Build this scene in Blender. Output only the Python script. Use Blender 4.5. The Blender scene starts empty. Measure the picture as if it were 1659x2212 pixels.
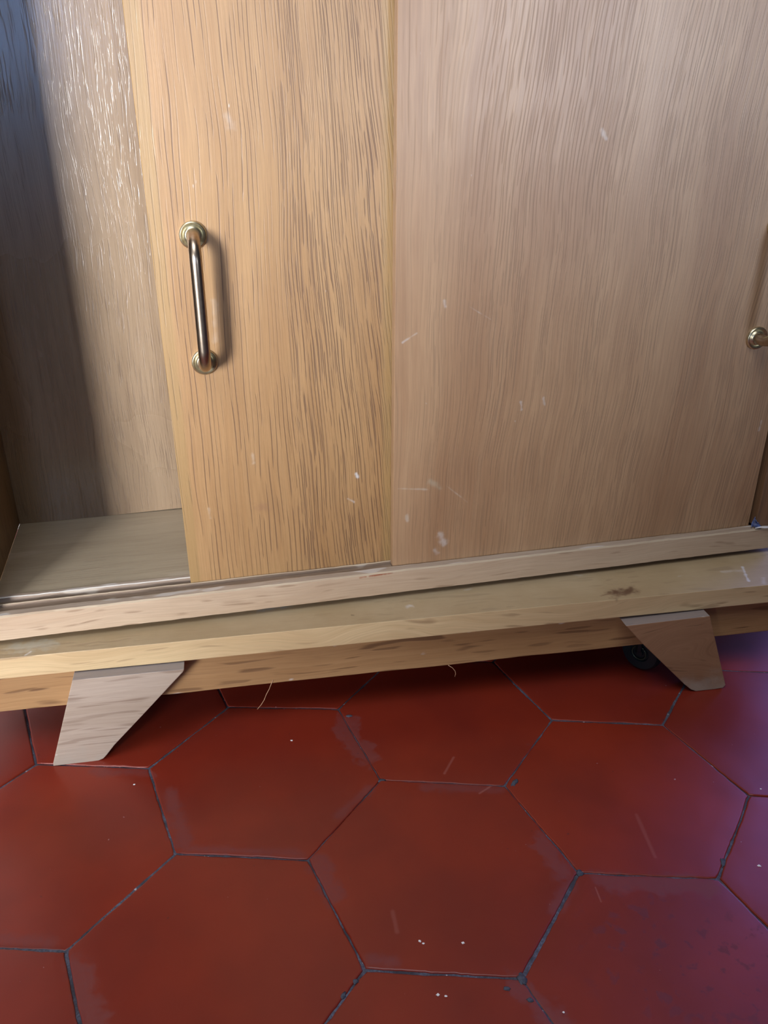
import bpy, bmesh, math, random
from mathutils import Vector, Matrix, noise

# ------------------------------------------------------------------ camera, world, lights, exposure
U = 0.1                                  # one modelling unit = one floor tile side = 10 cm
sc = bpy.context.scene
W, H = 1659.0, 2212.0
FPX, YAW, PITCH, ROLL = 1824.17, -0.062374, 0.446294, 0.000919
CAM = Vector((-0.15513, -4.53429, 5.06874))

fw = Vector((math.sin(YAW)*math.cos(PITCH), math.cos(YAW)*math.cos(PITCH), -math.sin(PITCH)))
rt = Vector((math.cos(YAW), -math.sin(YAW), 0.0))
up = rt.cross(fw)
c_, s_ = math.cos(ROLL), math.sin(ROLL)
rt, up = c_*rt + s_*up, -s_*rt + c_*up
cam = bpy.data.cameras.new('camera')
cam_o = bpy.data.objects.new('camera', cam)
sc.collection.objects.link(cam_o)
cam.sensor_fit = 'VERTICAL'
cam.sensor_height = 24.0
cam.lens = FPX*24.0/H
cam.clip_start = 0.01
M = Matrix((rt, up, -fw)).transposed().to_4x4()
M.translation = CAM*U
cam_o.matrix_world = M
sc.camera = cam_o

world = bpy.data.worlds.new('world')
sc.world = world
world.use_nodes = True
bg = world.node_tree.nodes['Background']
bg.inputs['Color'].default_value = (0.74, 0.76, 1.0, 1)
bg.inputs['Strength'].default_value = 0.035

def area_light(name, loc, target, sx, sy, power, col, spread=180):
    l = bpy.data.lights.new(name, 'AREA')
    l.shape = 'RECTANGLE'
    l.size, l.size_y = sx*U, sy*U
    l.energy = power
    l.color = col
    l.spread = math.radians(spread)
    o = bpy.data.objects.new(name, l)
    sc.collection.objects.link(o)
    o.location = Vector(loc)*U
    d = (Vector(target)-Vector(loc))
    o.rotation_euler = d.to_track_quat('-Z', 'Y').to_euler()
    return o

# daylight through the window on the viewer's left, behind the camera
area_light('window_daylight', (-8.5, -16.0, 5.6), (-5.6, 1.5, 5.0), 4.5, 6.0, 8.0, (0.95, 0.96, 1.0), 40)
# added overhead soft fill standing in for light bounced off the ceiling
area_light('ceiling_bounce_fill', (-4.0, -9.0, 21.0), (-2.5, -0.5, 1.0), 15.0, 12.0, 7.5, (0.93, 0.95, 1.0), 80)
# a second, cooler window further right behind the viewer
area_light('second_window', (16.0, -17.0, 8.0), (4.0, 2.8, 9.6), 7.0, 7.0, 3.3, (0.72, 0.82, 1.0), 30)
area_light('blue_sky_pane', (-1.0, -18.0, 7.8), (-3.0, 3.0, 7.0), 2.4, 2.0, 0.7, (0.30, 0.52, 1.0), 60)
# bluish daylight from the opening behind the right end of the sideboard
area_light('rear_daylight', (11.0, 14.0, 8.0), (4.0, 2.0, 0.0), 10.0, 14.0, 19.0, (0.20, 0.27, 1.0))

vs = sc.view_settings
vs.view_transform = 'Standard'
vs.look = 'None'
vs.exposure = -0.19
vs.gamma = 1.0
vs.use_curve_mapping = False

# ------------------------------------------------------------------ object helpers
def tag(o, label=None, cat=None, group=None, kind=None):
    if label: o['label'] = label
    if cat: o['category'] = cat
    if group: o['group'] = group
    if kind: o['kind'] = kind
    return o

def empty(name, loc, rz=0.0, parent=None):
    o = bpy.data.objects.new(name, None)
    o.empty_display_size = 0.02
    sc.collection.objects.link(o)
    o.location = Vector(loc)*U
    o.rotation_euler = (0, 0, rz)
    o.parent = parent
    return o

def obj(name, bm, mats, parent=None, smooth=False, loc=(0, 0, 0), bevel=0.0, segs=2, angle=None):
    """one bmesh (modelling units) -> one mesh object (metres)"""
    bmesh.ops.remove_doubles(bm, verts=bm.verts, dist=1e-5)
    bmesh.ops.recalc_face_normals(bm, faces=bm.faces)
    if bevel:
        es = [e for e in bm.edges if len(e.link_faces) == 2 and e.calc_face_angle(0) > 0.5]
        bmesh.ops.bevel(bm, geom=es, offset=bevel, segments=segs, profile=0.6, affect='EDGES')
    bmesh.ops.scale(bm, vec=(U, U, U), verts=bm.verts)
    me = bpy.data.meshes.new(name)
    bm.to_mesh(me)
    bm.free()
    if not isinstance(mats, (list, tuple)): mats = [mats]
    for m in mats: me.materials.append(m)
    if smooth:
        for p in me.polygons: p.use_smooth = True
        if angle is not None:
            me.set_sharp_from_angle(angle=math.radians(angle))
    o = bpy.data.objects.new(name, me)
    sc.collection.objects.link(o)
    o.parent = parent
    o.location = Vector(loc)*U
    return o

def box_bm(s0, s1, d0, d1, z0, z1, bm=None):
    bm = bm or bmesh.new()
    v = [bm.verts.new((s, d, z)) for z in (z0, z1) for d in (d0, d1) for s in (s0, s1)]
    for f in ((0, 1, 3, 2), (4, 6, 7, 5), (0, 4, 5, 1), (2, 3, 7, 6), (0, 2, 6, 4), (1, 5, 7, 3)):
        bm.faces.new([v[i] for i in f])
    return bm

def plate_bm(poly, d0, d1, bm=None):
    """polygon given as (s, z), extruded from depth d0 to d1"""
    bm = bm or bmesh.new()
    a = [bm.verts.new((s, d0, z)) for s, z in poly]
    b = [bm.verts.new((s, d1, z)) for s, z in poly]
    bm.faces.new(a); bm.faces.new(b[::-1])
    n = len(poly)
    for i in range(n):
        j = (i+1) % n
        bm.faces.new((a[i], b[i], b[j], a[j]))
    return bm

def lathe_bm(prof, centre, axis, n=40, bm=None):
    bm = bm or bmesh.new()
    axis = Vector(axis).normalized()
    q = Vector((0, 0, 1)).rotation_difference(axis)
    rings = []
    for r, h in prof:
        ring = []
        for k in range(n):
            a = 2*math.pi*k/n
            ring.append(bm.verts.new(Vector(centre) + q @ Vector((r*math.cos(a), r*math.sin(a), h))))
        rings.append(ring)
    for A, B in zip(rings, rings[1:]):
        for k in range(n):
            bm.faces.new((A[k], A[(k+1) % n], B[(k+1) % n], B[k]))
    bm.faces.new(rings[0][::-1]); bm.faces.new(rings[-1])
    return bm

def tube_bm(pts, r, n=20, bm=None):
    bm = bm or bmesh.new()
    pts = [Vector(p) for p in pts]
    rings = []
    prev = None
    for i, p in enumerate(pts):
        t = (pts[min(i+1, len(pts)-1)] - pts[max(i-1, 0)]).normalized()
        ref = prev if prev is not None else (Vector((1, 0, 0)) if abs(t.x) < .9 else Vector((0, 1, 0)))
        x = (ref - t*ref.dot(t)).normalized()
        prev = x
        y = t.cross(x)
        rr = r[i] if isinstance(r, (list, tuple)) else r
        rings.append([bm.verts.new(p + rr*(math.cos(2*math.pi*k/n)*x + math.sin(2*math.pi*k/n)*y)) for k in range(n)])
    for A, B in zip(rings, rings[1:]):
        for k in range(n):
            bm.faces.new((A[k], A[(k+1) % n], B[(k+1) % n], B[k]))
    bm.faces.new(rings[0][::-1]); bm.faces.new(rings[-1])
    return bm

# ------------------------------------------------------------------ material helpers
class NT:
    def __init__(self, name):
        self.m = bpy.data.materials.new(name)
        self.m.use_nodes = True
        self.t = self.m.node_tree
        self.b = self.t.nodes['Principled BSDF']
    def n(self, kind, **kw):
        nd = self.t.nodes.new(kind)
        for k, v in kw.items(): setattr(nd, k, v)
        return nd
    def link(self, a, b): self.t.links.new(a, b)
    def val(self, sock, v):
        if hasattr(v, 'is_output') or isinstance(v, bpy.types.NodeSocket): self.link(v, sock)
        else: sock.default_value = v
    def math(self, op, a, b=0.0, c=0.0, clamp=False):
        nd = self.n('ShaderNodeMath', operation=op, use_clamp=clamp)
        self.val(nd.inputs[0], a); self.val(nd.inputs[1], b); self.val(nd.inputs[2], c)
        return nd.outputs[0]
    def vmath(self, op, a, b=(0, 0, 0), out=0, scale=None):
        nd = self.n('ShaderNodeVectorMath', operation=op)
        self.val(nd.inputs[0], a)
        if op != 'LENGTH' and scale is None: self.val(nd.inputs[1], b)
        if scale is not None: self.val(nd.inputs['Scale'], scale)
        return nd.outputs[out]
    def noise(self, vec, scale=1.0, detail=2.0, rough=0.5, dist=0.0):
        nd = self.n('ShaderNodeTexNoise')
        self.link(vec, nd.inputs['Vector'])
        nd.inputs['Scale'].default_value = scale
        nd.inputs['Detail'].default_value = detail
        nd.inputs['Roughness'].default_value = rough
        nd.inputs['Distortion'].default_value = dist
        return nd.outputs['Fac']
    def ramp(self, x, lo, hi, a=0.0, b=1.0):
        nd = self.n('ShaderNodeMapRange', interpolation_type='SMOOTHSTEP')
        self.val(nd.inputs['Value'], x)
        self.val(nd.inputs['From Min'], lo); self.val(nd.inputs['From Max'], hi)
        self.val(nd.inputs['To Min'], a); self.val(nd.inputs['To Max'], b)
        return nd.outputs['Result']
    def mix(self, f, a, b):
        nd = self.n('ShaderNodeMix', data_type='RGBA')
        self.val(nd.inputs[0], f)
        self.val(nd.inputs[6], a if not isinstance(a, tuple) else (*a, 1) if len(a) == 3 else a)
        self.val(nd.inputs[7], b if not isinstance(b, tuple) else (*b, 1) if len(b) == 3 else b)
        return nd.outputs[2]
    def capsule(self, P, a, b, r, soft, wob=None, amp=0.0):
        """1 inside a wobbly capsule from a to b (a worn or soiled spot), 0 outside"""
        a, b = Vector(a), Vector(b)
        ba = b - a
        pa = self.vmath('SUBTRACT', P, tuple(a))
        dt = self.vmath('DOT_PRODUCT', pa, tuple(ba), out=1)
        h = self.math('MULTIPLY', dt, 1.0/max(ba.dot(ba), 1e-8), clamp=True)
        nd = self.n('ShaderNodeVectorMath', operation='SCALE')
        nd.inputs[0].default_value = tuple(ba)
        self.link(h, nd.inputs['Scale'])
        d = self.vmath('LENGTH', self.vmath('SUBTRACT', pa, nd.outputs[0]), out=1)
        if wob is not None:
            d = self.math('ADD', d, self.math('MULTIPLY', wob, amp))
        return self.ramp(d, r - soft, r + soft, 1.0, 0.0)

def oak(name, light, dark, pore, axis='z', freq=34.0, length=4.5, thresh=(0.33, 0.43), pore_amt=0.85,
        slant=0.28, lean=None, lines=None, tone=0.5, rough=0.42, spec=0.5, bump=0.25, flecks=None, marks=(), bands=(), extra=None, fine=0.35):
    """open-pored oak: broad tone bands, fine fibres, dark elongated pores along `axis` (object space)"""
    k = NT(name)
    tc = k.n('ShaderNodeTexCoord')
    P = k.vmath('SCALE', tc.outputs['Object'], scale=1.0/U)
    sep = k.n('ShaderNodeSeparateXYZ'); k.link(P, sep.inputs[0])
    x, y, z = sep.outputs
    L = {'x': x, 'y': y, 'z': z}[axis]                      # along the grain
    A, B = {'x': (z, y), 'y': (x, z), 'z': (x, y)}[axis]    # across it
    def comb(fa, fb, fl, acr=None):
        c = k.n('ShaderNodeCombineXYZ')
        k.link(k.math('MULTIPLY', acr if acr is not None else A, fa), c.inputs[0])
        k.link(k.math('MULTIPLY', B, fb), c.inputs[1])
        k.link(k.math('MULTIPLY', L, fl), c.inputs[2])
        return c.outputs[0]
    warp = k.math('MULTIPLY', k.math('SUBTRACT', k.noise(comb(0.9, 0.9, 0.55), 1.0, 1.5), 0.5), slant*2)
    warp2 = k.math('MULTIPLY', k.math('SUBTRACT', k.noise(comb(3.0, 3.0, 1.6), 1.0, 1.0), 0.5), slant*0.30)
    A2 = k.math('ADD', A, k.math('ADD', warp, warp2))
    if lean:                                                 # (amount, across-position where it begins, softness)
        mk_ = k.ramp(A, lean[1]-lean[2], lean[1]+lean[2])
        A2 = k.math('ADD', A2, k.math('MULTIPLY', k.math('MULTIPLY', mk_, k.math('SUBTRACT', L, 2.2)), lean[0]))
    broad = k.noise(comb(3.2, 3.2, 0.25, A2), 1.0, 2.0)
    fib = k.noise(comb(90, 90, 2.6, A2), 1.0, 3.0, 0.6)
    fib2 = k.noise(comb(22, 22, 0.8, A2), 1.0, 2.0, 0.6)
    blot = k.noise(comb(0.8, 0.8, 0.6), 1.0, 3.0, 0.6)
    t = k.math('ADD', k.math('MULTIPLY', broad, tone), k.math('ADD', k.math('MULTIPLY', fib2, 0.3), k.math('MULTIPLY', blot, 0.9-tone)))
    t = k.ramp(t, 0.40, 0.80)
    col = k.mix(t, light, dark)
    f = k.ramp(fib, 0.25, 0.8)
    col = k.mix(k.math('MULTIPLY', f, fine), col, tuple(c*0.62 for c in dark))
    # pores
    pn = k.noise(comb(freq, freq, length, A2), 1.0, 1.0, 0.45)
    pn2 = k.noise(comb(freq*1.9, freq*1.9, length*1.3, A2), 1.0, 0.5, 0.4)
    if lines:                                                 # thin, long, regularly spaced pore lines; denser and shorter past lines[0]
        def thread(f, jit, w, pl, lo, hi, off):
            j = k.noise(k.vmath('ADD', comb(f*0.22, f*0.22, 0.7, A2), (off, off*1.7, off*0.3)), 1.0, 1.0)
            fr = k.math('FRACT', k.math('ADD', k.math('MULTIPLY', A2, f), k.math('MULTIPLY', j, jit)))
            g = k.math('ABSOLUTE', k.math('SUBTRACT', fr, 0.5))
            on = k.ramp(k.noise(k.vmath('ADD', comb(f*0.9, f*0.9, pl, A2), (off, 3.0, off)), 1.0, 1.0), lo, hi)
            return k.math('MULTIPLY', k.ramp(g, w*0.4, w, 1.0, 0.0), on)
        sideR = k.ramp(A, lines[0]-0.05, lines[0]+0.05)
        ta = thread(26.0, 1.6, 0.13, 1.6, 0.45, 0.52, 0.0)
        tb = k.math('MULTIPLY', thread(35.0, 2.0, 0.20, 3.0, 0.45, 0.51, 11.0), k.math('ADD', k.math('MULTIPLY', sideR, 0.75), 0.15))
        tc_ = k.math('MULTIPLY', k.ramp(pn2, thresh[0]-0.01, thresh[1]-0.01, 0.55, 0.0), k.math('ADD', k.math('MULTIPLY', sideR, 0.5), 0.2))
        pm = k.math('MAXIMUM', k.math('MAXIMUM', ta, tb), tc_)
    else:
        pm = k.math('MAXIMUM', k.ramp(pn, thresh[0], thresh[1], 1.0, 0.0), k.ramp(pn2, thresh[0]-0.01, thresh[1]-0.02, 0.75, 0.0))
    dens = k.ramp(k.noise(comb(5.0, 5.0, 0.35, A2), 1.0, 1.0), 0.32, 0.55, 0.35, 1.0)
    pm = k.math('MULTIPLY', k.math('MULTIPLY', pm, dens), pore_amt)
    for (s0, s1, edge, amt) in bands:                        # veneer leaves with other pore strength
        m = k.math('MULTIPLY', k.ramp(A, s0-edge, s0+edge), k.ramp(A, s1-edge, s1+edge, 1.0, 0.0))
        pm = k.math('MULTIPLY', pm, k.math('ADD', 1.0, k.math('MULTIPLY', m, amt-1.0)), clamp=True)
    col = k.mix(pm, col, pore)
    if extra: col = extra(k, col, P, (x, y, z))
    if flecks:                                               # (colour, scale, threshold, strength)
        fc, fs, ft, fa = flecks
        fn = k.noise(comb(fs, fs, fs*0.45), 1.0, 1.5)
        col = k.mix(k.math('MULTIPLY', k.ramp(fn, ft, ft+0.05), fa), col, fc)
    if marks:
        wob = k.noise(P, 14.0, 2.0)
        wob = k.math('SUBTRACT', wob, 0.5)
        for (a, b, r, mc, amt) in marks:
            m = k.capsule(P, a, b, r*0.8, r*0.95, wob, r*3.5)
            col = k.mix(k.math('MULTIPLY', m, amt), col, mc)
    k.link(col, k.b.inputs['Base Color'])
    ro = k.math('ADD', rough, k.math('MULTIPLY', k.math('SUBTRACT', blot, 0.5), 0.22))
    k.link(k.math('ADD', ro, k.math('MULTIPLY', pm, 0.25)), k.b.inputs['Roughness'])
    k.b.inputs['Specular IOR Level'].default_value = spec
    bp = k.n('ShaderNodeBump')
    bp.inputs['Strength'].default_value = bump
    bp.inputs['Distance'].default_value = 0.0006
    k.link(k.math('SUBTRACT', k.math('MULTIPLY', fib, 0.3), pm), bp.inputs['Height'])
    k.link(bp.outputs[0], k.b.inputs['Normal'])
    return k.m

PALE = (0.62, 0.55, 0.46)
WHITE = (0.72, 0.70, 0.68)

# --- veneers
LD_MARKS = [((-1.079, 0.2, 5.019), (-1.052, 0.2, 4.955), .026, WHITE, .2), ((-0.276, 0.2, 2.007), (-0.223, 0.2, 1.971), .010, WHITE, .8),
            ((-1.07, 0.2, 2.501), (-1.064, 0.2, 2.418), .012, PALE, .5), ((-0.199, 0.2, 2.231), (-0.191, 0.2, 2.209), .014, WHITE, .9),
            ((-1.043, 0.2, 2.014), (-0.986, 0.2, 1.986), .035, (0.22, .10, .06), .35), ((-1.466, 0.2, 2.038), (-1.455, 0.2, 1.95), .011, PALE, .5),
            ((-1.27, .2, 3.75), (-1.29, .2, 3.45), .02, PALE, .2)]
def ld_extra(k, col, P, xyz):
    # unfaded honey-coloured strips where the lacquer was never worn: beside the front door and along the free edge
    m = k.math('MAXIMUM', k.ramp(xyz[0], 0.00, 0.06), k.ramp(xyz[0], -1.61, -1.57, 1.0, 0.0))
    return k.mix(k.math('MULTIPLY', m, 0.55), col, (0.34, 0.215, 0.075))
m_left_door = oak('oak_rear_door', (0.47, 0.275, 0.115), (0.36, 0.19, 0.068), (0.115, 0.048, 0.016), freq=70, length=1.7, pore_amt=0.72,
                  thresh=(0.365, 0.40), slant=0.06, lean=(0.10, -0.55, 0.50), lines=(-0.72,), tone=0.5, rough=0.40, bump=0.5, marks=LD_MARKS, extra=ld_extra,
                  bands=[(-0.70, 3.0, 0.05, 1.1)], flecks=(WHITE, 22.0, 0.79, 0.6))
RD_MARKS = [(a, b, r*0.7, c, s*0.6) for a, b, r, c, s in (
    ((0.532, 0.09, 1.621), (0.587, 0.09, 1.521), .035, WHITE, .7), ((0.484, 0.09, 1.472), (0.529, 0.09, 1.433), .03, WHITE, .6),
    ((0.143, 0.09, 2.11), (0.413, 0.09, 2.074), .010, PALE, .8), ((0.432, 0.09, 2.151), (0.518, 0.09, 2.076), .03, (0.5, .46, .34), .6),
    ((0.581, 0.09, 2.092), (0.779, 0.09, 1.915), .009, PALE, .7), ((0.221, 0.09, 1.84), (0.23, 0.09, 1.793), .018, PALE, .8),
    ((1.423, 0.09, 2.83), (1.437, 0.09, 2.767), .016, WHITE, .8), ((1.215, 0.09, 2.804), (1.228, 0.09, 2.741), .014, WHITE, .8),
    ((0.506, 0.09, 3.696), (0.516, 0.09, 3.652), .018, WHITE, .7), ((0.171, 0.09, 3.382), (0.284, 0.09, 3.45), .010, WHITE, .7),
    ((0.7, 0.09, 3.65), (0.902, 0.09, 3.53), .008, WHITE, .6), ((1.706, 0.09, 4.922), (1.752, 0.09, 4.858), .02, WHITE, .5),
    ((3.616, 0.09, 2.355), (3.62, 0.09, 2.446), .016, WHITE, .6))]
m_right_door = oak('oak_front_door', (0.49, 0.305, 0.165), (0.365, 0.20, 0.098), (0.18, 0.105, 0.055), freq=60, length=2.4,
                   thresh=(0.34, 0.40), pore_amt=0.48, slant=0.09, lean=(-0.06, 0.55, 0.55), lines=(0.4,), tone=0.45, rough=0.38, bump=0.35, marks=RD_MARKS,
                   flecks=(WHITE, 20.0, 0.78, 0.5), bands=[(-1, 0.9, 0.1, 0.7)])
for m_ in (m_left_door, m_right_door):                      # old wax film
    b_ = m_.node_tree.nodes['Principled BSDF']
    b_.inputs['Coat Weight'].default_value = 0.9
    b_.inputs['Coat Roughness'].default_value = 0.50
    b_.inputs['Coat IOR'].default_value = 1.6
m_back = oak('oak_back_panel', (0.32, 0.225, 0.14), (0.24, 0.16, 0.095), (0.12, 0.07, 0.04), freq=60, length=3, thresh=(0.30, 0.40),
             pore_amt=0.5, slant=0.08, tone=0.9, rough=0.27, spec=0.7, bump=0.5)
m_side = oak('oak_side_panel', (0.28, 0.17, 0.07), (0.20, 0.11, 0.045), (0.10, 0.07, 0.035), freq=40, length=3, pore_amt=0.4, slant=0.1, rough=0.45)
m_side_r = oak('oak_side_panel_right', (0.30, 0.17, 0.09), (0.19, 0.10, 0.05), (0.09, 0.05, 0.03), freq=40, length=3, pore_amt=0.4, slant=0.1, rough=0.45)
m_inner = oak('oak_shelf_floor', (0.43, 0.355, 0.25), (0.35, 0.28, 0.19), (0.22, 0.16, 0.10), axis='x', freq=40, length=2, pore_amt=0.25,
              slant=0.1, rough=0.36, spec=0.6, fine=0.15, flecks=(PALE, 2.2, 0.64, 0.2))
m_rail = oak('oak_rail', (0.60, 0.455, 0.32), (0.48, 0.335, 0.22), (0.18, 0.095, 0.045), axis='x', freq=14, length=2.2, thresh=(0.26, 0.36),
             pore_amt=0.6, slant=0.10, rough=0.5, spec=0.35,
             marks=[((-0.126, 0.0, 1.336), (0.063, 0.0, 1.346), .014, (0.30, .08, .035), .95), ((-0.22, 0.0, 1.325), (-0.17, 0.0, 1.33), .008, (0.35, .12, .06), .7)],
             flecks=(PALE, 6.0, 0.70, 0.6))
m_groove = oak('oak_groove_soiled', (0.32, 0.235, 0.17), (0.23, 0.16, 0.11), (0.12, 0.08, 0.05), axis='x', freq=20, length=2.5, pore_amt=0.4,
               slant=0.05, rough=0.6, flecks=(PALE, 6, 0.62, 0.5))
m_lip = oak('oak_lip_rubbed', (0.47, 0.38, 0.30), (0.37, 0.28, 0.21), (0.26, 0.18, 0.12), axis='x', freq=20, length=2.0, pore_amt=0.4,
            slant=0.05, rough=0.5, flecks=(WHITE, 6, 0.6, 0.4))
m_white_edge = oak('freshly_chipped_edge', (0.86, 0.82, 0.75), (0.74, 0.68, 0.60), (0.5, 0.42, 0.33), axis='x', freq=30, length=3, pore_amt=0.3, slant=0.03, rough=0.8, spec=0.2)
m_raw = oak('raw_wood_edge', (0.56, 0.46, 0.33), (0.47, 0.36, 0.25), (0.3, 0.2, 0.13), axis='x', freq=30, length=3, pore_amt=0.3, slant=0.03, rough=0.75, spec=0.2)
BT = [((5.028, 0.202, 1.07), (5.22, 0.227, 1.07), .055, (0.11, .050, .028), .9), ((4.90, 0.18, 1.07), (5.0, 0.21, 1.07), .012, (0.17, .09, .05), .7),
      ((6.462, 0.45, 1.07), (6.37, 0.20, 1.07), .012, WHITE, .7), ((6.491, 0.135, 1.07), (6.54, 0.22, 1.07), .02, PALE, .5),
      ((-0.141, 0.243, 1.07), (0.078, 0.238, 1.07), .075, (0.50, .52, .46), .4), ((1.831, 0.489, 1.07), (2.079, 0.524, 1.07), .04, (0.42, .46, .46), .6),
      ((2.624, 0.251, 1.07), (2.64, 0.248, 1.07), .009, (0.05, .03, .02), .95), ((6.22, 0.401, 1.07), (6.41, 0.395, 1.07), .02, PALE, .5),
      ((3.131, 0.309, 1.07), (3.173, 0.309, 1.07), .02, WHITE, .5), ((-0.062, 0.117, 1.07), (-0.03, 0.16, 1.07), .009, WHITE, .7)]
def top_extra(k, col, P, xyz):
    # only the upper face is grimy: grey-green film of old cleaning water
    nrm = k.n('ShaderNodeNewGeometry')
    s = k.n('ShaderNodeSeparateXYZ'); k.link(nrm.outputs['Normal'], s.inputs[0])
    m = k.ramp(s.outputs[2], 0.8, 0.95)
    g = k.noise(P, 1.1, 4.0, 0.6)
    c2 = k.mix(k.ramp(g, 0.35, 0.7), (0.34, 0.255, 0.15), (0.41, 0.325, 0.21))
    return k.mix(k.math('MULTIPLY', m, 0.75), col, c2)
m_board = oak('oak_stand_board', (0.74, 0.56, 0.32), (0.58, 0.40, 0.21), (0.22, 0.12, 0.055), axis='x', freq=11, length=2.0, thresh=(0.28, 0.37),
              pore_amt=0.55, slant=0.35, rough=0.42, spec=0.45, marks=BT, extra=top_extra, flecks=(PALE, 9, 0.74, 0.35))
m_apron = oak('oak_apron', (0.46, 0.27, 0.125), (0.34, 0.18, 0.075), (0.13, 0.06, 0.025), axis='x', freq=15, length=1.7, thresh=(0.30, 0.38),
              pore_amt=0.8, slant=0.08, rough=0.5, spec=0.35, flecks=(WHITE, 8, 0.72, 0.6))
def foot_extra(k, col, P, xyz):
    nrm = k.n('ShaderNodeNewGeometry')
    sn = k.n('ShaderNodeSeparateXYZ'); k.link(nrm.outputs['Normal'], sn.inputs[0])
    col = k.mix(k.math('MULTIPLY', k.ramp(sn.outputs[2], 0.8, 0.95), 0.85), col, (0.27, 0.235, 0.225))   # dusty top end
    g = k.noise(P, 5.0, 3.0)
    m = k.ramp(k.math('ADD', xyz[2], k.math('MULTIPLY', g, 0.5)), 0.22, 0.50, 1.0, 0.0)   # pale tide mark left by floor water
    return k.mix(k.math('MULTIPLY', m, 0.6), col, (0.42, 0.37, 0.31))
m_foot_l = oak('oak_foot_pale', (0.52, 0.42, 0.34), (0.41, 0.315, 0.24), (0.19, 0.12, 0.08), axis='x', freq=16, length=1.6, thresh=(0.30, 0.39),
               pore_amt=0.55, slant=0.06, rough=0.55, spec=0.3, extra=foot_extra, flecks=(WHITE, 14, 0.75, 0.6))
m_foot_r = oak('oak_foot_brown', (0.38, 0.21, 0.115), (0.27, 0.14, 0.075), (0.08, 0.04, 0.02), axis='x', freq=12, length=2.4, thresh=(0.27, 0.35),
               pore_amt=0.7, slant=0.9, rough=0.55, spec=0.3, extra=foot_extra, flecks=(PALE, 12, 0.72, 0.5))

def simple(name, col, rough=0.5, metal=0.0, spec=0.5, noise_amt=0.0, dark=None, scale=200):
    k = NT(name)
    if noise_amt:
        tc = k.n('ShaderNodeTexCoord')
        f = k.noise(tc.outputs['Object'], scale, 3.0)
        k.link(k.mix(k.math('MULTIPLY', k.ramp(f, 0.35, 0.7), noise_amt), col, dark), k.b.inputs['Base Color'])
    else:
        k.b.inputs['Base Color'].default_value = (*col, 1)
    k.b.inputs['Roughness'].default_value = rough
    k.b.inputs['Metallic'].default_value = metal
    k.b.inputs['Specular IOR Level'].default_value = spec
    return k.m
m_brass = simple('aged_brass_bar', (0.46, 0.37, 0.28), 0.30, 1.0, 0.5, 0.5, (0.36, 0.27, 0.20), 250)
m_brass2 = simple('brass_rosette', (0.70, 0.64, 0.46), 0.33, 1.0, 0.5, 0.4, (0.38, 0.30, 0.15), 300)
m_rubber = simple('black_caster', (0.012, 0.022, 0.028), 0.35)
m_ring = simple('caster_ring', (0.06, 0.09, 0.07), 0.35, 0.6)
m_blue = simple('blue_film', (0.06, 0.10, 0.30), 0.35, 0.0, 0.6, 0.6, (0.30, 0.36, 0.50), 400)
m_hair = simple('straw_fibre', (0.50, 0.30, 0.18), 0.5)
m_crumb = simple('plaster_crumb', (0.80, 0.78, 0.78), 0.8)
m_mortar = simple('mortar', (0.085, 0.095, 0.125), 0.9, 0.0, 0.2, 0.8, (0.05, 0.05, 0.07), 500)

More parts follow.
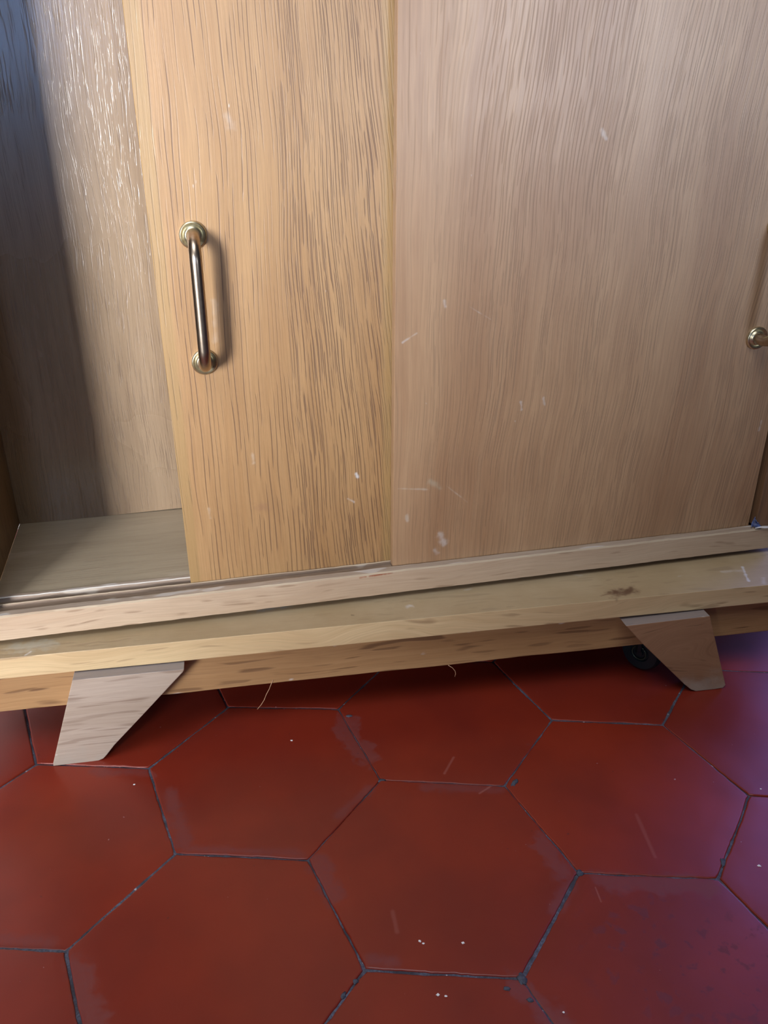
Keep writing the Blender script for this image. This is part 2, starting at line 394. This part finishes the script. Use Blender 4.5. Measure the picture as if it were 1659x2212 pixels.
# --- tiles
SMEARS = [((-0.90, 1.567), (-0.66, 1.12), .17), ((-2.22, 0.584), (-1.98, 0.10), .10), ((-1.946, 0.04), (-1.063, 0.05), .05),
          ((-0.915, -0.035), (-0.774, -0.294), .13), ((0.75, 0.27), (0.90, 0.0), .12), ((0.938, -0.10), (0.792, -0.311), .08),
          ((-2.40, -0.943), (-2.10, -1.388), .13), ((-3.046, -0.79), (-2.626, -0.80), .07), ((-0.45, -0.80), (-0.33, -0.80), .07),
          ((-0.139, 0.80), (0.472, 0.80), .07), ((-2.955, 0.80), (-2.525, 0.82), .07), ((1.16, -0.06), (1.90, -0.06), .12),
          ((0.487, -0.92), (0.72, -1.20), .13), ((-0.60, 0.75), (-0.82, 0.45), .06)]
def make_tile_mat():
    k = NT('glazed_terracotta')
    geo = k.n('ShaderNodeNewGeometry')
    oi = k.n('ShaderNodeObjectInfo')
    at = k.n('ShaderNodeAttribute', attribute_name='edge')
    P = k.vmath('SCALE', geo.outputs['Position'], scale=1.0/U)
    big = k.noise(P, 0.9, 3.0, 0.55)
    col = k.mix(k.ramp(big, 0.3, 0.7), (0.265, 0.026, 0.009), (0.192, 0.019, 0.009))
    col = k.mix(k.math('MULTIPLY', oi.outputs['Random'], 0.35), col, (0.13, 0.018, 0.015))
    wob = k.math('SUBTRACT', k.noise(P, 6.0, 4.0, 0.65), 0.5)
    sm = None
    for a, b, r in SMEARS:
        m = k.capsule(P, (*a, 0.0), (*b, 0.0), r*0.6, 0.035, wob, r*2.4)
        sm = m if sm is None else k.math('MAXIMUM', sm, m)
    # worn margins along some of the joints
    en = k.math('MULTIPLY', at.outputs['Fac'], k.ramp(k.noise(P, 2.2, 3.0), 0.50, 0.72))
    sm = k.math('MAXIMUM', sm, k.ramp(en, 0.55, 0.7, 0.0, 0.6))
    fil = k.ramp(k.noise(P, 30.0, 3.0, 0.7), 0.2, 0.7, 0.55, 1.0)
    smf = k.math('MULTIPLY', sm, fil)
    col = k.mix(k.math('MULTIPLY', smf, 0.5), col, (0.17, 0.050, 0.052))
    # dark mottling where the polish has gone on the near right tiles
    reg = k.capsule(P, (1.45, -0.62, 0), (2.2, -0.75, 0), 0.42, 0.30)
    mot = k.math('MULTIPLY', k.ramp(k.noise(P, 8.0, 3.0, 0.6), 0.56, 0.64), reg)
    col = k.mix(k.math('MULTIPLY', mot, 0.40), col, (0.05, 0.018, 0.035))
    # fine pale scratches and specks
    for a, b, r, s in (((0.014, 0.971), (0.095, 1.174), .010, .35), ((1.539, 0.601), (1.592, 0.189), .014, .18), ((0.30, .75), (0.42, .86), .008, .4),
                       ((1.10, -0.12), (1.12, -0.24), .006, .35), ((-0.35, -0.42), (-0.31, -0.58), .014, .2)):
        m = k.capsule(P, (*a, 0.0), (*b, 0.0), r, r*0.7, wob, r)
        col = k.mix(k.math('MULTIPLY', m, s*0.55), col, (0.55, 0.25, 0.22))
    sp = k.ramp(k.noise(P, 26.0, 1.0), 0.80, 0.83)
    col = k.mix(k.math('MULTIPLY', sp, 0.7), col, (0.45, 0.30, 0.32))
    dk = k.ramp(k.noise(P, 17.0, 1.0), 0.785, 0.81)
    col = k.mix(k.math('MULTIPLY', dk, 0.5), col, (0.05, 0.02, 0.03))
    k.link(col, k.b.inputs['Base Color'])
    ro = k.math('ADD', 0.30, k.math('MULTIPLY', k.noise(P, 3.0, 3.0), 0.12))
    ro = k.math('ADD', ro, k.math('MULTIPLY', k.math('MAXIMUM', smf, mot), 0.22))
    k.link(ro, k.b.inputs['Roughness'])
    k.b.inputs['Specular IOR Level'].default_value = 0.5
    bp = k.n('ShaderNodeBump')
    bp.inputs['Strength'].default_value = 0.25
    bp.inputs['Distance'].default_value = 0.0008
    k.link(k.math('ADD', k.noise(P, 3.5, 2.0), k.math('MULTIPLY', k.noise(P, 60.0, 2.0), 0.06)), bp.inputs['Height'])
    k.link(bp.outputs[0], k.b.inputs['Normal'])
    return k.m
m_tile = make_tile_mat()

def make_grout_mat():
    k = NT('old_grout')
    geo = k.n('ShaderNodeNewGeometry')
    P = k.vmath('SCALE', geo.outputs['Position'], scale=1.0/U)
    a = k.noise(P, 5.0, 3.0, 0.6)
    b = k.noise(P, 60.0, 3.0, 0.7)
    col = k.mix(k.ramp(a, 0.35, 0.65), (0.050, 0.048, 0.066), (0.13, 0.14, 0.20))
    col = k.mix(k.ramp(b, 0.35, 0.65, 0.0, 0.6), col, (0.03, 0.026, 0.035))
    col = k.mix(k.ramp(k.noise(P, 22.0, 2.0), 0.68, 0.74, 0.0, 0.8), col, (0.5, 0.5, 0.56))
    k.link(col, k.b.inputs['Base Color'])
    k.b.inputs['Roughness'].default_value = 0.85
    bp = k.n('ShaderNodeBump')
    bp.inputs['Strength'].default_value = 0.8
    bp.inputs['Distance'].default_value = 0.001
    k.link(b, bp.inputs['Height'])
    k.link(bp.outputs[0], k.b.inputs['Normal'])
    return k.m
m_grout = make_grout_mat()

# ------------------------------------------------------------------ floor: grout bed with single hexagonal tiles
S3 = math.sqrt(3)
MEAS = {(2, 0): (0.998, 0.002), (1, 1): (0.513, 0.858), (-1, 1): (-0.520, 0.856), (-2, 0): (-1.005, -0.005), (-1, -1): (-0.505, -0.868),
        (1, -1): (0.510, -0.865), (-2, 2): (-0.975, 1.749), (-4, 2): (-2.010, 1.716), (-5, 1): (-2.494, 0.872), (-4, 0): (-2.010, -0.010),
        (5, 1): (2.500, 0.870), (4, 2): (2.004, 1.723), (2, 2): (1.000, 1.723), (4, 0): (2.008, 0.012), (1, 3): (0.505, 2.600),
        (-5, -1): (-2.510, -0.863), (-7, 1): (-3.475, 0.86)}
floor = obj('floor', box_bm(-26, 26, -22, 26, -0.6, -0.011), m_grout)
tag(floor, kind='structure')
rnd = random.Random(7)

def vert(i, j):
    if (i, j) in MEAS: return Vector(MEAS[(i, j)])
    v = Vector((i*0.5, j*S3/2))
    r = random.Random(i*131+j*17)
    return v + Vector((r.uniform(-1, 1), r.uniform(-1, 1)))*0.012

def tile(ci, cj):
    cx = Vector((ci*0.5, cj*S3/2, 0))
    ring = [vert(ci+a, cj+b) for a, b in ((2, 0), (1, 1), (-1, 1), (-2, 0), (-1, -1), (1, -1))]
    near = cx.length < 4.2
    n = 26 if near else 4
    lift = rnd.uniform(-0.007, 0.004)
    tx, ty = rnd.uniform(-1, 1)*0.004, rnd.uniform(-1, 1)*0.004
    cen = sum(ring, Vector((0, 0)))/6
    out = []
    for e in range(6):
        a, b = ring[e], ring[(e+1) % 6]
        gap = rnd.uniform(0.003, 0.010)
        t = (b-a).normalized(); nrm = Vector((-t.y, t.x))
        for q in range(n):
            f = (q+0.001)/n
            p = a.lerp(b, f)
            w = noise.noise(Vector((p.x*5, p.y*5, e*3.1+ci)))*0.007 + noise.noise(Vector((p.x*22, p.y*22, ci+cj*2.0)))*0.004 + max(0.0, noise.noise(Vector((p.x*34, p.y*34, ci*1.3+cj)))-0.1)*0.008
            corner = max(0.0, 1-min(f, 1-f)*n*0.6)*0.005
            out.append((p, p + (cen-p).normalized()*corner + nrm*(gap+w)))
    bm = bmesh.new()
    el = bm.verts.layers.float.new('edge')
    def mk(p, inset, z, ev):
        d = (cen-p)
        q = p + d.normalized()*inset
        v = bm.verts.new((q.x-cx.x, q.y-cx.y, z + lift + (q.x-cen.x)*tx + (q.y-cen.y)*ty))
        v[el] = ev
        return v
    rings = []
    for inset, z, ev in ((-0.003, -0.12, 1), (0.0, -0.010, 1), (0.002, -0.004, 1), (0.006, -0.0005, 1), (0.014, 0.0, 0.98), (0.16, 0.0, 0)):
        rings.append([mk(p[1], inset, z, ev) for p in out])
    for A, B in zip(rings, rings[1:]):
        for q in range(len(A)):
            r = (q+1) % len(A)
            bm.faces.new((A[q], A[r], B[r], B[q]))
    bm.faces.new(rings[-1]); bm.faces.new(rings[0][::-1])
    obj('tile', bm, m_tile, floor, smooth=True, loc=cx, angle=45)

for ci in range(-18, 19, 3):
    for cj in range(-8, 14):
        if (ci//3 + cj) % 2: continue
        x, y = ci*0.5, cj*S3/2
        if abs(x) > 7.6 or y < -4.0 or y > 9.0: continue
        tile(ci, cj)

# smears of mortar standing on a few joints
for i, (x, y, sx, sy, a) in enumerate(((0.60, 0.90, .020, .045, -0.5), (2.085, 0.165, .020, .036, -.3), (0.51, -0.868, .028, .040, .3), (0.409, -0.942, .022, .014, 0),
                                       (0.55, -1.011, .020, .016, 0), (-0.589, 0.660, .022, .012, .3), (-0.56, -0.955, .018, .018, 0), (-0.63, -1.055, .014, .025, -.4),
                                       (-0.506, 0.845, .030, .026, 0), (1.004, 0.0, .024, .026, 0), (-0.86, 1.66, .03, .016, 0))):
    bm = bmesh.new()
    bmesh.ops.create_icosphere(bm, subdivisions=3, radius=1.0)
    for v in bm.verts:
        nn = 1 + 0.55*noise.noise(v.co*1.9 + Vector((i*3.3, 0, 0)))
        v.co = Vector((v.co.x*sx*nn, v.co.y*sy*nn, v.co.z*0.008))
    bmesh.ops.rotate(bm, verts=bm.verts, cent=(0, 0, 0), matrix=Matrix.Rotation(a, 3, 'Z'))
    obj('mortar_smear', bm, m_mortar, floor, smooth=True, loc=(x, y, -0.002))

# unseen wall added to block light from behind; stops short to let rear_daylight pass
m_wall = simple('matt_wall', (0.45, 0.44, 0.43), 0.9)
tag(obj('blocker_wall', box_bm(-26, 4.6, 5.2, 5.8, -0.02, 26), m_wall), kind='structure')

# ------------------------------------------------------------------ stand: board, apron and splayed feet
AB = math.radians(13.6)
stand = empty('stand', (-3.317, 0.842, 0.0), AB)
tag(stand, 'low oak stand with splayed block feet on red tiles carrying the sideboard', 'stand')
def long_board(s0, s1, d0, d1, z0, z1, n, jag, seed):
    """a board along s with a slightly worn, uneven lower and upper front arris"""
    bm = bmesh.new()
    rows = []
    for i in range(n+1):
        s = s0 + (s1-s0)*i/n
        w1 = noise.noise(Vector((s*1.3, seed, 0)))*jag + noise.noise(Vector((s*9, seed, 0)))*jag*0.35
        w2 = noise.noise(Vector((s*1.1, seed+7, 0)))*jag*0.6
        rows.append([bm.verts.new(q) for q in ((s, d0, z0+w1*0.6), (s, d0, z1+w2*0.3), (s, d1, z1), (s, d1, z0))])
    for A, B in zip(rows, rows[1:]):
        for q in range(4):
            r = (q+1) % 4
            bm.faces.new((A[q], A[r], B[r], B[q]))
    bm.faces.new(rows[0]); bm.faces.new(rows[-1][::-1])
    return bm
obj('top_board', long_board(-0.85, 7.05, 0.099, 2.25, 0.872, 1.07, 70, 0.006, 1.0), m_board, stand, bevel=0.007, segs=2)
obj('apron', long_board(-0.45, 6.75, 0.215, 0.42, 0.460, 0.872, 70, 0.014, 4.0), m_apron, stand, bevel=0.008)
obj('rear_rail', box_bm(-0.45, 6.75, 1.85, 2.05, 0.46, 0.872), m_apron, stand, bevel=0.008)
LF = [(0.287, 0.862), (1.178, 0.858), (1.170, 0.835), (0.800, 0.440), (0.523, 0.148), (0.450, 0.055), (0.415, 0.018), (0.374, 0.002), (0.318, 0.0), (0.000, 0.0), (0.004, 0.03)]
RF = [(5.089, 0.842), (5.264, 0.642), (5.778, 0.105), (5.860, 0.030), (5.917, 0.002), (6.104, 0.0), (6.200, 0.004), (6.222, 0.036), (5.909, 0.858)]
tag(obj('foot', plate_bm(LF, 0.0, 0.213), m_foot_l, stand, bevel=0.007), 'pale greyish front foot at the left')
tag(obj('foot', plate_bm(RF, 0.0, 0.213), m_foot_r, stand, bevel=0.007), 'darker brown front foot at the right')
LF2 = [(s, z) for s, z in LF]; RF2 = [(s, z) for s, z in RF]
obj('foot', plate_bm(LF2, 2.052, 2.25), m_foot_l, stand, bevel=0.007)
obj('foot', plate_bm(RF2, 2.052, 2.25), m_foot_r, stand, bevel=0.007)

# small furniture caster in the dark behind the right foot
cax = Vector((-0.80, -0.60, 0.0)).normalized()
cc = Vector((5.57, 0.47, 0.212))
cas = obj('caster', lathe_bm([(0.13, -0.085), (0.18, -0.08), (0.202, -0.05), (0.206, 0.0), (0.202, 0.05), (0.18, 0.08), (0.10, 0.085), (0.09, 0.07), (0.04, 0.07), (0.035, 0.095)],
                         cc, cax), m_rubber, stand, smooth=True, angle=40)
tag(cas, 'dark caster wheel in the shadow behind the foot')
bm = bmesh.new()
q = Vector((0, 0, 1)).rotation_difference(cax)
tube_bm([cc + cax*0.088 + q @ Vector((0.072*math.cos(a), 0.072*math.sin(a), 0)) for a in [2*math.pi*i/32 for i in range(33)]], 0.008, 8, bm)
obj('hub_ring', bm, m_ring, cas, smooth=True)
bm = box_bm(-0.02, 0.02, -0.02, 0.02, 0.235, 0.50)
bmesh.ops.translate(bm, verts=bm.verts, vec=cc*1 + cax*0.12 - Vector((0, 0, cc.z)))
b2 = box_bm(-0.02, 0.02, -0.02, 0.02, 0.235, 0.50)
bmesh.ops.translate(b2, verts=b2.verts, vec=cc*1 - cax*0.12 - Vector((0, 0, cc.z)))
me = bpy.data.meshes.new('tmp'); b2.to_mesh(me); bm.from_mesh(me); b2.free(); bpy.data.meshes.remove(me)
bm2 = lathe_bm([(0.15, 0.0), (0.15, 0.03), (0.03, 0.05), (0.03, 0.38)], (cc.x, cc.y, 0.49), (0, 0, 1), 20, bm)
obj('caster_fork', bm2, m_rubber, cas)

# ------------------------------------------------------------------ sideboard
AC = math.radians(16.8)
CZ = 1.13                                           # underside of the carcass
cab = empty('sideboard', (-0.559, 1.979, 0.0), AC)
tag(cab, 'worn oak sideboard with two sliding doors, its left half standing open', 'sideboard')
SL, SR = -3.49, 3.955                               # outer ends
TOPZ = 6.75
# bottom rail with two door grooves, built as one profile run along the front
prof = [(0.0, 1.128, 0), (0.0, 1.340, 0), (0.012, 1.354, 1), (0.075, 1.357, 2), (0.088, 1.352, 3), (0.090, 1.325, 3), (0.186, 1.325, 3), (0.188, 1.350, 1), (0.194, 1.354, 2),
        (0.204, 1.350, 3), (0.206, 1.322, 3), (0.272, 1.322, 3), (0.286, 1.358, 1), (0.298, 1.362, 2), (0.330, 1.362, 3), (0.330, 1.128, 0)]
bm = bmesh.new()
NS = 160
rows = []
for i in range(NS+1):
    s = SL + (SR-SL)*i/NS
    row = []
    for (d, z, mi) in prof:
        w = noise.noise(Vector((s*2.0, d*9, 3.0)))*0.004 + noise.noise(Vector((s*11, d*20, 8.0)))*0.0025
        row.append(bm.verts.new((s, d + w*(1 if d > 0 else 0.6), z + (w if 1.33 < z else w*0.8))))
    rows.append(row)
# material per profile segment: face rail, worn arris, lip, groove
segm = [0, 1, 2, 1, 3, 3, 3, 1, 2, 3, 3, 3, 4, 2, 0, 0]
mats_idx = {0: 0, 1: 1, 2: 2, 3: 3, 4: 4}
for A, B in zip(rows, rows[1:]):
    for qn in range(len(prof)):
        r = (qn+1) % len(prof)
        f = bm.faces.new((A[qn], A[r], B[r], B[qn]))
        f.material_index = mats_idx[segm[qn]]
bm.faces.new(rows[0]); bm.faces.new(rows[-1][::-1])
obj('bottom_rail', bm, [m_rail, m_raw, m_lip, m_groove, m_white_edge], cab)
obj('bottom_panel', box_bm(SL+0.2, SR-0.2, 0.331, 1.84, 1.20, 1.354), m_inner, cab)
# back panel: its lower edge lifts towards the middle, so daylight shows through the slit
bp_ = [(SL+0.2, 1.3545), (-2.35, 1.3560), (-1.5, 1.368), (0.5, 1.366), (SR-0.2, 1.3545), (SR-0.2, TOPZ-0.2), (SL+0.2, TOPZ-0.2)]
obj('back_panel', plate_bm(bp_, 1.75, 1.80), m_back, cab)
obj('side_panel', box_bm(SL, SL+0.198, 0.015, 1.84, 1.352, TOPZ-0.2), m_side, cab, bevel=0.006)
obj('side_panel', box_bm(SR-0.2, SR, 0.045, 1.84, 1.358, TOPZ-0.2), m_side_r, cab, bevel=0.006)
obj('top_panel', box_bm(SL-0.05, SR+0.05, -0.05, 1.9, TOPZ-0.198, TOPZ), m_rail, cab, bevel=0.01)
for s in (SL+0.02, 0.1, SR-0.32):
    obj('bearer', box_bm(s, s+0.3, 0.75, 1.75, 1.071, 1.20 if s != SL+0.02 else 1.20), m_apron, cab)

def arcpts(p0, p1, n=6): return [Vector(p0).lerp(Vector(p1), i/n) for i in range(n+1)]
def handle(door, s, zt, zb, face, flip=1):
    for z in (zt, zb):
        obj('handle_rosette', lathe_bm([(0.099, 0.0), (0.101, 0.012), (0.096, 0.024), (0.089, 0.027), (0.081, 0.020), (0.073, 0.014), (0.066, 0.020), (0.058, 0.030), (0.050, 0.034)],
                                (s, face, z), (0, -1, 0), 48), m_brass2, door, smooth=True, angle=50)
    pr, rr = 0.262, 0.155
    pts = [(s, face-0.015, zt)]
    y1 = face - (pr-rr)
    pts += [(s, y1 - rr*math.sin(a), zt - rr*(1-math.cos(a))) for a in [math.pi/2*i/10 for i in range(11)]]
    pts += [(s, face-pr, zt + (zb-zt)*f) for f in (0.3, 0.4, 0.5, 0.6, 0.7)]
    pts += [(s, y1 - rr*math.cos(a), zb + rr*(1-math.sin(a))) for a in [math.pi/2*i/10 for i in range(11)]]
    pts += [(s, face-0.015, zb)]
    r = [0.053, 0.048] + [0.045]*(len(pts)-4) + [0.048, 0.053]
    obj('handle_bar', tube_bm(pts, r, 24), m_brass, door, smooth=True, angle=60)

# rear (left) door, pushed to the middle; the front (right) door is closed
ld = obj('sliding_door', plate_bm([(-1.676, 1.335), (1.94, 1.335), (1.94, TOPZ-0.22), (-1.696, TOPZ-0.22)], 0.208, 0.270), m_left_door, cab, bevel=0.004, segs=1)
tag(ld, 'honey oak sliding door in the rear track with bold dark pores')
handle(ld, -1.385, 4.233, 3.292, 0.208)
rd = obj('sliding_door', plate_bm([(0.100, 1.335), (3.717, 1.335), (3.717, TOPZ-0.22), (0.112, TOPZ-0.22)], 0.095, 0.183), m_right_door, cab, bevel=0.004, segs=1)
tag(rd, 'smoother reddish oak sliding door in the front track')
handle(rd, 3.395, 4.18, 3.24, 0.095)

# ------------------------------------------------------------------ small loose things
C_AC, S_AC = math.cos(AC), math.sin(AC)
def cabw(s, d, z): return Vector((-0.559 + s*C_AC - d*S_AC, 1.979 + s*S_AC + d*C_AC, z))
C_AB, S_AB = math.cos(AB), math.sin(AB)
def basew(s, d, z): return Vector((-3.317 + s*C_AB - d*S_AB, 0.842 + s*S_AB + d*C_AB, z))

# crumpled scrap of blue film caught at the lower right corner of the front door
bm = bmesh.new()
bmesh.ops.create_grid(bm, x_segments=14, y_segments=14, size=1.0)
for v in bm.verts:
    u, w = (v.co.x+1)/2, (v.co.y+1)/2
    r1 = noise.noise(Vector((u*2.6, w*2.6, 0.3))); r2 = noise.noise(Vector((u*3.1, w*2.2, 5.0)))
    v.co = Vector((-0.042 + u*0.115*(1-0.85*w) + 0.012*r1, 0.016*math.sin(u*7+w*4) + 0.02*r2, 0.012 + 0.125*w*(1-0.35*u) + 0.010*r1))
bmesh.ops.rotate(bm, verts=bm.verts, cent=(0, 0, 0), matrix=Matrix.Rotation(AC, 3, 'Z'))
sp = obj('plastic_scrap', bm, m_blue, None, smooth=True, loc=cabw(3.735, 0.010, 1.358))
md = sp.modifiers.new('thickness', 'SOLIDIFY'); md.thickness = 0.0003
tag(sp, 'crumpled scrap of blue film wedged beside the bottom right door corner', 'scrap')
bm = tube_bm([(-0.05, 0, 0.004), (0.0, -0.006, 0.012), (0.045, -0.01, 0.006), (0.09, -0.012, 0.004), (0.13, -0.012, 0.005)], [0.004, 0.007, 0.009, 0.009, 0.004], 8)
bmesh.ops.rotate(bm, verts=bm.verts, cent=(0, 0, 0), matrix=Matrix.Rotation(AC, 3, 'Z'))
o = obj('film_curl', bm, m_crumb, None, smooth=True, loc=cabw(3.77, -0.005, 1.366))
tag(o, 'thin white curl of film lying on the rail beside the blue scrap', 'scrap')

# hairs hanging from the lower edge of the apron
def hair(label, pts):
    bm = tube_bm([basew(*p) for p in pts], 0.0032, 6)
    o = obj('hair', bm, m_hair, None, smooth=True)
    tag(o, label, 'hair')
hair('fine light brown hair hanging below the apron near the left foot',
     [(1.905, 0.21, 0.50), (1.884, 0.205, 0.455), (1.865, 0.20, 0.41), (1.838, 0.20, 0.36), (1.815, 0.20, 0.30), (1.785, 0.20, 0.25), (1.749, 0.20, 0.206)])
hair('short curled hair hanging below the middle of the apron',
     [(3.50, 0.21, 0.46), (3.54, 0.205, 0.43), (3.565, 0.20, 0.395), (3.572, 0.20, 0.36), (3.565, 0.20, 0.33)])

def crumb(x, y, r, label, seed, n=1):
    r *= 0.75
    bm = bmesh.new()
    bmesh.ops.create_icosphere(bm, subdivisions=2, radius=1.0)
    for v in bm.verts:
        k = 1 + 0.6*noise.noise(v.co*1.6 + Vector((seed*2.7, 0, 0)))
        v.co = Vector((v.co.x*r*1.3*k, v.co.y*r*k, v.co.z*r*0.5*k))
    o = obj('plaster_crumb', bm, m_crumb, None, loc=(x, y, r*0.35))
    tag(o, label, 'crumb')
crumb(-0.155, -0.640, 0.011, 'white plaster crumb in a pair on the near middle tile, the left one', 1)
crumb(-0.130, -0.655, 0.009, 'tiny white plaster crumb touching the left crumb of the near middle tile', 2)
crumb(0.136, -0.634, 0.011, 'white plaster crumb on the near middle tile, right of the pair', 3)
crumb(-0.03, -1.014, 0.012, 'white plaster crumb on the bottom middle tile, left of its neighbour', 4)
crumb(0.02, -1.020, 0.010, 'white plaster crumb on the bottom middle tile, right of its neighbour', 5)
crumb(2.342, 0.146, 0.013, 'single round white crumb on the tile at the right edge', 6)
crumb(-2.555, 0.671, 0.010, 'white crumb on the tile just below the left foot', 7)
crumb(-1.339, 1.290, 0.011, 'lone white crumb on the red tile in front of the apron', 8)
crumb(2.62, 0.95, 0.008, 'tiny white crumb on the tile below the right foot', 9)
crumb(0.75, -1.08, 0.008, 'tiny white crumb beside the lumpy mortar joint at the bottom', 10)
